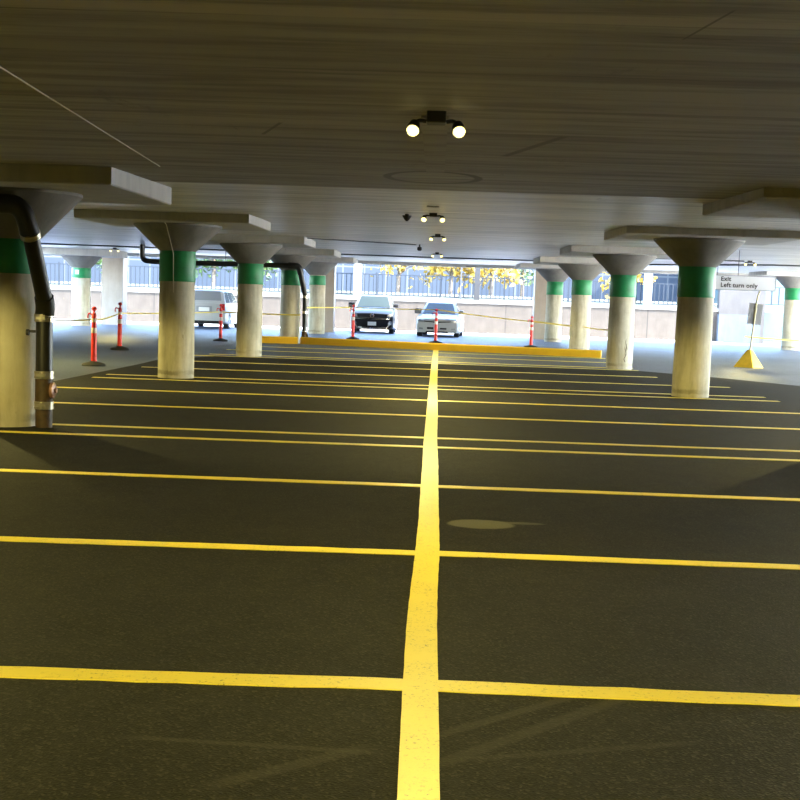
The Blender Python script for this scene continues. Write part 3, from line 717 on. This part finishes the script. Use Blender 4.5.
# ------------------------------------------------------------------ cars
def lerp_tab(tab, v): return float(np.interp(v, [a for a, _ in tab], [b for _, b in tab]))
def car(name, label, loc, rz, scale, sp, group=None):
    t = thing(name, label, 'car', loc, rz, scale=scale, group=group)
    L, W, paint = sp['L'], sp['W'], sp['paint']
    hw = W/2; ax = sp['axles']; wr = sp['wr']
    def plan(y): return lerp_tab(sp['plan'], y)*hw
    def top(y): return lerp_tab(sp['top'], y)
    def bow(x, y):
        e = max(0, 1-y/.8); f = max(0, 1-(L-y)/.8)
        k = (x/hw)**2
        return .16*k*e - .12*k*f
    # lower body
    ys = sorted(set([0, .03, .08, .15] + [L*i/46 for i in range(1, 46)] + [L-.15, L-.06, L-.02, L] + [a+s*wr*1.12*c for a in ax for s in (-1, 1) for c in (1, .98, .9, .75, .5, .25, 0)]))
    bm = bmesh.new(); rows = []
    for y in ys:
        zb = lerp_tab(sp['bot'], y)
        zarch = 0
        for a in ax:
            d = abs(y-a)
            if d < wr*1.12: zarch = max(zarch, wr+math.sqrt((wr*1.12)**2-d*d))
        zs = max(zb, zarch); w = plan(y); zt = top(y); zs = min(zs, zt-.12)
        sh = sp['shoulder']
        half = [(0, zb), (w*.70, zb), (w*.72, zb), (w*.72, zs) if zarch else (w*.80, zb+.005), (w*.965, zs+.005), (w*.995, zs+.06), (w, (zs+zt)/2), (w*.99, zt-.14), (w*.955, zt-.06), (w*.86, zt-.012), (w*.55, zt+.012), (0, zt+.025)]
        ring = [(-x, z) for x, z in half[::-1]] + [(x, z) for x, z in half[1:]]
        rows.append([bm.verts.new((x, y+bow(x, y), z)) for x, z in ring])
    for a, b_ in zip(rows, rows[1:]):
        n = len(a)
        for i in range(n-1): bm.faces.new((a[i], b_[i], b_[i+1], a[i+1]))
    bm.faces.new(rows[0]); bm.faces.new(rows[-1][::-1])
    bmesh.ops.remove_doubles(bm, verts=bm.verts[:], dist=.0005)
    obj('body', bm, paint, t, smooth=38)
    # greenhouse
    gh = sp['gh']   # belt z, roof z, y front belt, y front roof, y rear roof, y rear belt, half width belt, half width roof
    zb, zr, yfb, yfr, yrr, yrb, wb, wr_ = gh
    bm = bmesh.new(); rows = []
    for s in (0, .25, .5, .75, .9, .97, 1.0):
        e = 0 if s < .9 else (.03 if s == .97 else (.10 if s == 1 else .0))
        z = zb+(zr-zb)*s
        yf = yfb+(yfr-yfb)*s+e; yr = yrb+(yrr-yrb)*s-e; w = wb+(wr_-wb)*s-e
        ring = []
        for i in range(9): x = -w+2*w*i/8; ring.append((x, yf+.10*(x/w)**2, z))
        for i in range(1, 9): ring.append((w, yf+.10+(yr-yf-.16)*i/8, z))
        for i in range(1, 9): x = w-2*w*i/8; ring.append((x, yr-.06*(x/w)**2, z))
        for i in range(1, 8): ring.append((-w, yr-.06-(yr-yf-.16)*i/8, z))
        rows.append([bm.verts.new(p) for p in ring])
    for a, b_ in zip(rows, rows[1:]):
        n = len(a)
        for i in range(n): j = (i+1) % n; bm.faces.new((a[i], a[j], b_[j], b_[i]))
    bm.faces.new(rows[-1]); bm.faces.new(rows[0][::-1])
    obj('roof', bm, paint, t, smooth=50)
    # glass: thin panes lying on the greenhouse faces
    def pane(nm, f, u0, u1, v0, v1, off, gm=None):
        b2 = bmesh.new(); g = []
        N, K = 8, 4
        for side in (0, 1):
            g.append([[b2.verts.new(Vector(f(u0+(u1-u0)*i/N, v0+(v1-v0)*k/K))+Vector(off)*side) for i in range(N+1)] for k in range(K+1)])
        for s_ in (0, 1):
            for k in range(K):
                for i in range(N): b2.faces.new((g[s_][k][i], g[s_][k][i+1], g[s_][k+1][i+1], g[s_][k+1][i]))
        for i in range(N):
            for k in (0, K): b2.faces.new((g[0][k][i], g[0][k][i+1], g[1][k][i+1], g[1][k][i]))
        for k in range(K):
            for i in (0, N): b2.faces.new((g[0][k][i], g[0][k+1][i], g[1][k+1][i], g[1][k][i]))
        return obj(nm, b2, gm or M_GLASSD, t, smooth=40)
    W_ = lambda s: wb+(wr_-wb)*s
    Yf = lambda s: yfb+(yfr-yfb)*s
    Yr = lambda s: yrb+(yrr-yrb)*s
    Z_ = lambda s: zb+(zr-zb)*s
    pane('windshield', lambda u, v: ((2*u-1)*W_(v), Yf(v)+.10*(2*u-1)**2, Z_(v)), .07, .93, .03, .90, (0, -.012, .006))
    pane('rear_window', lambda u, v: ((2*u-1)*W_(v), Yr(v)-.06*(2*u-1)**2, Z_(v)), .08, .92, sp.get('rw0', .1), .88, (0, .012, .006), sp.get('rear_glass', M_GLASSD))
    for s in (-1, 1):
        f = lambda u, v: (s*W_(v), Yf(v)+.10+(Yr(v)-Yf(v)-.16)*u, Z_(v))
        for u0, u1 in sp['side_glass']: pane('side_window', f, u0, u1, .06, .86, (s*.012, 0, .0))
    # wheels
    for a in ax:
        for s in (-1, 1):
            w = bmesh.new(); x = s*(hw-.13)
            add_lathe(w, [(wr*.62, -.105), (wr*.93, -.105), (wr, -.07), (wr, .07), (wr*.93, .105), (wr*.62, .105)], 32, 'X', (x, a, wr))
            o = obj('wheel', w, M_TYRE, t, smooth=35)
            rm = bmesh.new(); add_lathe(rm, [(wr*.10, s*.105), (wr*.60, s*.108), (wr*.63, s*.09), (wr*.63, -s*.05)], 32, 'X', (x, a, wr), caps=False)
            for k in range(5):
                th = 2*PI*k/5
                add_tube(rm, [(x+s*.11, a+.04*math.cos(th), wr+.04*math.sin(th)), (x+s*.112, a+wr*.6*math.cos(th), wr+wr*.6*math.sin(th))], .03, 6)
            obj('rim', rm, M_RIM, o, smooth=35)
    # fitted details
    def fit(nm, poly, mat, depth=.02, rear=False, parent=None, lift=.012):
        """polygon in x,z laid on the bowed front or rear face"""
        b2 = bmesh.new(); n = len(poly)
        if rear: yf = lambda x: L+bow(x, L); sg = 1
        else: yf = lambda x: bow(x, 0); sg = -1
        # resample edges so that the piece follows the bow
        pts = []
        for (x0, z0), (x1, z1) in zip(poly, poly[1:]+poly[:1]):
            k = max(1, int(abs(x1-x0)/.12))
            for i in range(k): pts.append((x0+(x1-x0)*i/k, z0+(z1-z0)*i/k))
        A = [b2.verts.new((x, yf(x)+sg*lift, z)) for x, z in pts]; B = [b2.verts.new((x, yf(x)-sg*depth*2, z)) for x, z in pts]
        for i in range(len(pts)):
            j = (i+1) % len(pts); b2.faces.new((A[i], A[j], B[j], B[i]))
        e = bmesh.ops.triangle_fill(b2, use_beauty=True, edges=[ed for ed in b2.edges if ed.verts[0] in A and ed.verts[1] in A])
        bmesh.ops.triangle_fill(b2, use_beauty=True, edges=[ed for ed in b2.edges if ed.verts[0] in B and ed.verts[1] in B])
        return obj(nm, b2, mat, parent or t)
    for s in (-1, 1):
        m = bmesh.new(); yx = yfb+.28
        add_box(m, s*(wb+.02), s*(wb+.22), yx-.06, yx+.06, zb+.02, zb+.17, bevel=.03)
        add_box(m, s*(wb-.05), s*(wb+.05), yx-.02, yx+.03, zb+.02, zb+.06)
        obj('wing_mirror', m, sp['mirror'], t, smooth=40)
    sp['details'](t, fit, hw, L)
    return t
def rect(x0, x1, z0, z1): return [(x0, z0), (x1, z0), (x1, z1), (x0, z1)]
def sym(poly): return [(-x, z) for x, z in poly][::-1]

def suv_details(t, fit, hw, L):
    o = fit('grille', [(-.58, .66), (.58, .66), (.62, .80), (-.62, .80)], M_TRIM)
    for z in (.70, .76): fit('grille_bar', rect(-.55, .55, z-.003, z+.003), M_DARK, parent=o, lift=.018)
    em = bmesh.new()
    add_lathe(em, [(.085, -.030), (.085, -.045), (.070, -.045), (.070, -.030)], 28, 'Y', (0, 0, .73), caps=False)
    for pts in ([(-.045, .785), (0, .735), (.045, .785)], [(-.062, .755), (-.03, .675), (0, .735), (.03, .675), (.062, .755)]):
        add_tube(em, [(x, -.04, z) for x, z in pts], .011, 6)
    e = obj('emblem', em, M_CHROME, t); e['label'] = 'round chrome emblem'
    fit('chrome_strip', rect(-.70, .70, .585, .62), M_CHROME, lift=.02)
    low = fit('lower_intake', [(-.70, .22), (.70, .22), (.78, .30), (.80, .58), (-.80, .58), (-.78, .30)], M_TRIM, lift=.008)
    fit('skid_trim', rect(-.55, .55, .225, .285), M_CHROME, parent=low, lift=.03)
    for s in (1, -1):
        p = [(.60, .66), (.82, .70), (.86, .84), (.64, .80)]
        fit('headlight', p if s == 1 else sym(p), M_HEADL, lift=.02)
        p = [(.62, .40), (.80, .36), (.82, .50), (.70, .55)]
        fit('fog_light', p if s == 1 else sym(p), M_HEADL, lift=.016)
        p = [(.55, .22), (.62, .22), (.80, .46), (.74, .48)]
        fit('bumper_accent', p if s == 1 else sym(p), M_CHROME, lift=.02)
    fit('number_plate', rect(-.17, .17, .33, .48), M_PLATE, lift=.03)
SUV = dict(L=4.35, W=1.80, paint=M_CARS, axles=(.85, 3.5), wr=.345, shoulder=.8,
    plan=[(0, .93), (.1, .97), (.5, 1), (3.8, 1), (4.35, .93)], top=[(0, .80), (.06, .86), (.25, .95), (1.15, 1.06), (3.9, 1.08), (4.3, 1.02), (4.35, .95)],
    bot=[(0, .21), (.4, .19), (4, .2), (4.35, .3)], gh=(1.05, 1.56, 1.05, 1.75, 3.75, 4.22, .80, .62),
    side_glass=[(.05, .33), (.36, .64), (.68, .88)], mirror=M_TRIM, details=suv_details)
car('suv', 'silver SUV facing the camera with a black grille and round emblem', (-2.42, 50.9, floor_z(50.9)-.01), R(0), .955, SUV)

def sedan_details(t, fit, hw, L):
    fit('grille', [(-.52, .60), (0, .565), (.52, .60), (.56, .645), (0, .61), (-.56, .645)], M_TRIM)
    for s in (1, -1):
        p = [(.50, .575), (.78, .60), (.83, .70), (.60, .655)]
        fit('headlight', p if s == 1 else sym(p), M_HEADL, lift=.02)
        p = [(.55, .29), (.72, .30), (.72, .37), (.58, .36)]
        fit('fog_light', p if s == 1 else sym(p), M_HEADL, lift=.014)
    low = fit('lower_intake', [(-.48, .16), (.48, .16), (.42, .235), (-.42, .235)], M_TRIM)
    fit('bumper_slot', rect(.12, .38, .31, .37), M_TRIM); fit('number_plate', rect(-.40, -.14, .31, .39), M_TRIM, lift=.02)
    ob = bmesh.new(); add_lathe(ob, [(.05, -.02), (.05, -.035)], 20, 'Y', (0, 0, .69)); obj('emblem', ob, M_CHROME, t)
SEDAN = dict(L=4.5, W=1.76, paint=M_CARD, axles=(.85, 3.5), wr=.31, shoulder=.7,
    plan=[(0, .90), (.1, .95), (.5, 1), (3.9, 1), (4.5, .90)], top=[(0, .66), (.06, .71), (.3, .78), (1.2, .92), (3.6, .95), (4.4, .93), (4.5, .85)],
    bot=[(0, .17), (.4, .17), (4.1, .18), (4.5, .28)], gh=(.92, 1.40, 1.05, 1.85, 3.1, 3.85, .77, .56),
    side_glass=[(.06, .45), (.49, .86)], mirror=M_CARW, details=sedan_details)
car('sedan', 'white sedan facing the camera behind a red post, right of the silver SUV', (.09, 48.8, floor_z(48.8)-.01), R(-4), .925, SEDAN)

def van_details(t, fit, hw, L):
    fit('bumper', rect(-.80, .80, .36, .56), M_CARV, rear=True, lift=.05)
    fit('diffuser', rect(-.70, .70, .24, .35), M_TRIM, rear=True, lift=.01)
    fit('number_plate', rect(-.22, .22, .74, .90), M_PLATE, rear=True, lift=.02)
    fr = fit('plate_recess', rect(-.32, .32, .71, .95), M_GREYM, rear=True, lift=.008)
    for s in (1, -1):
        p = rect(.66, .84, .78, 1.05)
        fit('tail_light', p if s == 1 else sym(p), M_TAIL, rear=True, lift=.012)
VAN = dict(L=4.7, W=1.85, paint=M_CARV, axles=(.9, 3.8), wr=.34, shoulder=.8,
    plan=[(0, .88), (.15, .95), (.6, 1), (4.2, 1), (4.7, .94)], top=[(0, .78), (.1, .88), (.4, .98), (1.1, 1.06), (4.5, 1.08), (4.68, 1.06), (4.7, 1.02)],
    bot=[(0, .22), (.4, .2), (4.2, .22), (4.7, .30)], gh=(1.06, 1.62, .95, 1.7, 4.25, 4.62, .85, .68),
    side_glass=[(.04, .30), (.33, .60), (.64, .94)], mirror=M_CARW, rw0=.22, rear_glass=plain('pale_rear_glass', (.26, .27, .28), .15, spec=.5), details=van_details)
car('van', 'white van seen from behind between two left columns', (-8.72, 54.0, floor_z(52)-.02), PI, .92, VAN)
# turned round: the rear faces the camera

# ------------------------------------------------------------------ fence on the bank
FY = 60.0
t = thing('fence', 'blue-grey metal bar fence on the bank above the retaining wall', 'fence', (0, FY, 1.6))
bars = bmesh.new()
x = -26.0
while x < 14.6:
    add_box(bars, x-.022, x+.022, -.012, .012, .10, 1.02); x += .205
obj('bars', bars, M_FENCE, t)
for z in (.12, 1.03): obj('rail', box(-26, 14.7, -.02, .02, z-.022, z+.022), M_FENCE, t)
x = -25.9
while x < 14.7:
    obj('post', box(x-.035, x+.035, -.035, .035, -.15, 1.12), M_FENCE, t); x += 2.9
tag(obj('grey_post', box(1.72, 1.97, 59.5, 59.7, 1.5, 5.2, bevel=.01), plain('dark_grey_post', (.03, .03, .03), .8, spec=.1)), 'thick dark grey post rising before the fence right of the white sedan', 'post', kind='thing')
tag(obj('thin_post', box(1.09, 1.16, 59.55, 59.62, 1.5, 5.0), plain('thin_post_grey', (.05, .052, .055), .7, spec=.1)), 'thin grey post rising before the fence above the white sedan', 'post', kind='thing')
for x, lab in ((-3.54, 'white post rising before the fence above the silver SUV'), (9.5, 'white post rising before the fence between the two nearest right columns')):
    tag(obj('white_post', box(x-.17, x+.17, 59.5, 59.8, 1.5, 5.2, bevel=.01), plain('white_post_paint', (.30, .30, .29), .6)), lab, 'post', 'white posts before the fence', 'thing')
# fence beyond the exit
t = thing('fence', 'short dark bar fence above the cyan wall at the right edge', 'fence', (17.2, 63.2, 1.55))
bars = bmesh.new(); x = -1.6
while x < 2.6:
    add_box(bars, x-.03, x+.03, -.015, .015, .35, 1.15); x += .34
obj('bars', bars, M_FENCE, t); obj('rail', box(-1.8, 2.8, -.02, .02, .32, .36), M_FENCE, t); obj('rail', box(-1.8, 2.8, -.02, .02, 1.13, 1.17), M_FENCE, t)
for x in (-1.75, .5, 2.75): obj('post', box(x-.04, x+.04, -.03, .03, -.02, 1.2), M_FENCE, t)

# ------------------------------------------------------------------ buildings behind
t = thing('building', 'long blue glazed building behind the fence', 'building', (-14, 92, 1.9))
obj('glass_wall', box(-36, 31, 0, 12, 0, 8.2), M_FAC, t)
obj('base_course', box(-36.1, 31.1, -.15, 0, 0, .2), M_COPE, t); obj('roof_edge', box(-36.2, 31.2, -.3, 12.2, 8.2, 8.7), M_WHITE, t)
t = thing('building', 'pale cyan building beyond the exit at the right edge', 'building', (24, 82, .1))
obj('wall', box(-6.5, 12, 0, 10, 0, 9), M_PALEB, t)
for k in range(5):
    f = obj('window', box(-5.5+k*3.2, -3.9+k*3.2, -.08, .02, 3.0, 4.6), M_WHITE, t)
    obj('pane', box(-5.4+k*3.2, -4.0+k*3.2, -.1, -.07, 3.1, 4.5), M_FAC, f)

# ------------------------------------------------------------------ trees behind the fence
def tree(x, y, z0, h, r, mat, label, seed, n=900):
    rnd = random.Random(seed)
    t = thing('tree', label, 'tree', (x, y, z0), group='trees behind the fence')
    tr = bmesh.new()
    add_tube(tr, [(0, 0, -.1), (.05, 0, h*.3), (-.04, .05, h*.6), (.06, 0, h*.9)], [.11, .09, .06, .02], 10)
    for k in range(7):
        a = rnd.uniform(0, 2*PI); zz = h*rnd.uniform(.25, .65)
        add_tube(tr, [(0, 0, zz), (.5*r*math.cos(a), .5*r*math.sin(a), zz+.35*r), (.9*r*math.cos(a), .9*r*math.sin(a), zz+.55*r)], [.04, .025, .01], 6)
    obj('trunk', tr, M_BARK, t, smooth=50)
    cr = bmesh.new()
    cl = [(rnd.gauss(0, .45)*r, rnd.gauss(0, .45)*r, h*rnd.uniform(.22, .85)) for _ in range(22)]
    for i in range(n):
        c = rnd.choice(cl); p = Vector(c)+Vector((rnd.gauss(0, .24)*r, rnd.gauss(0, .24)*r, rnd.gauss(0, .18)*r))
        s = rnd.uniform(.09, .19); qd = Quaternion((rnd.gauss(0, 1), rnd.gauss(0, 1), rnd.gauss(0, 1), rnd.gauss(0, 1))).normalized()
        vs = [cr.verts.new(p+qd @ Vector(v)*s) for v in ((-1, 0, 0), (-.3, -.5, .1), (.6, -.4, .05), (1.2, 0, -.1), (.6, .4, .05), (-.3, .5, .1))]
        cr.faces.new(vs)
    obj('crown', cr, mat, t)
tree(-1.9, 66, 1.85, 3.4, 1.3, M_LEAFY, 'sparse yellow-leaved tree behind the fence above the silver SUV', 1, 420)
tree(.7, 65, 1.85, 3.2, 1.3, M_LEAFY, 'bright yellow-leaved tree behind the fence left of the dark grey post', 2)
tree(2.7, 65.5, 1.85, 3.2, 1.2, M_LEAFY, 'yellow-leaved tree behind the fence right of the dark grey post', 3, 700)
tree(4.4, 68, 1.85, 3.4, 1.0, M_LEAFG, 'small green tree behind the fence beside the right beige pier', 4, 300)
tree(9.2, 66, 1.85, 3.4, 1.2, M_LEAFY, 'yellow-green tree behind the fence left of the nearest right column', 5, 600)
tree(-16.2, 64, 1.85, 3.8, 1.2, M_LEAFG, 'green tree behind the fence between the plated column and its pier', 6, 700)
tree(-11.0, 65, 1.85, 4.2, 1.5, M_LEAFG, 'green tree behind the fence above the white van', 7, 1000)
tree(-9.0, 66, 1.85, 4.0, 1.3, M_LEAFG, 'green tree behind the fence just left of the column by the curb end', 8, 800)
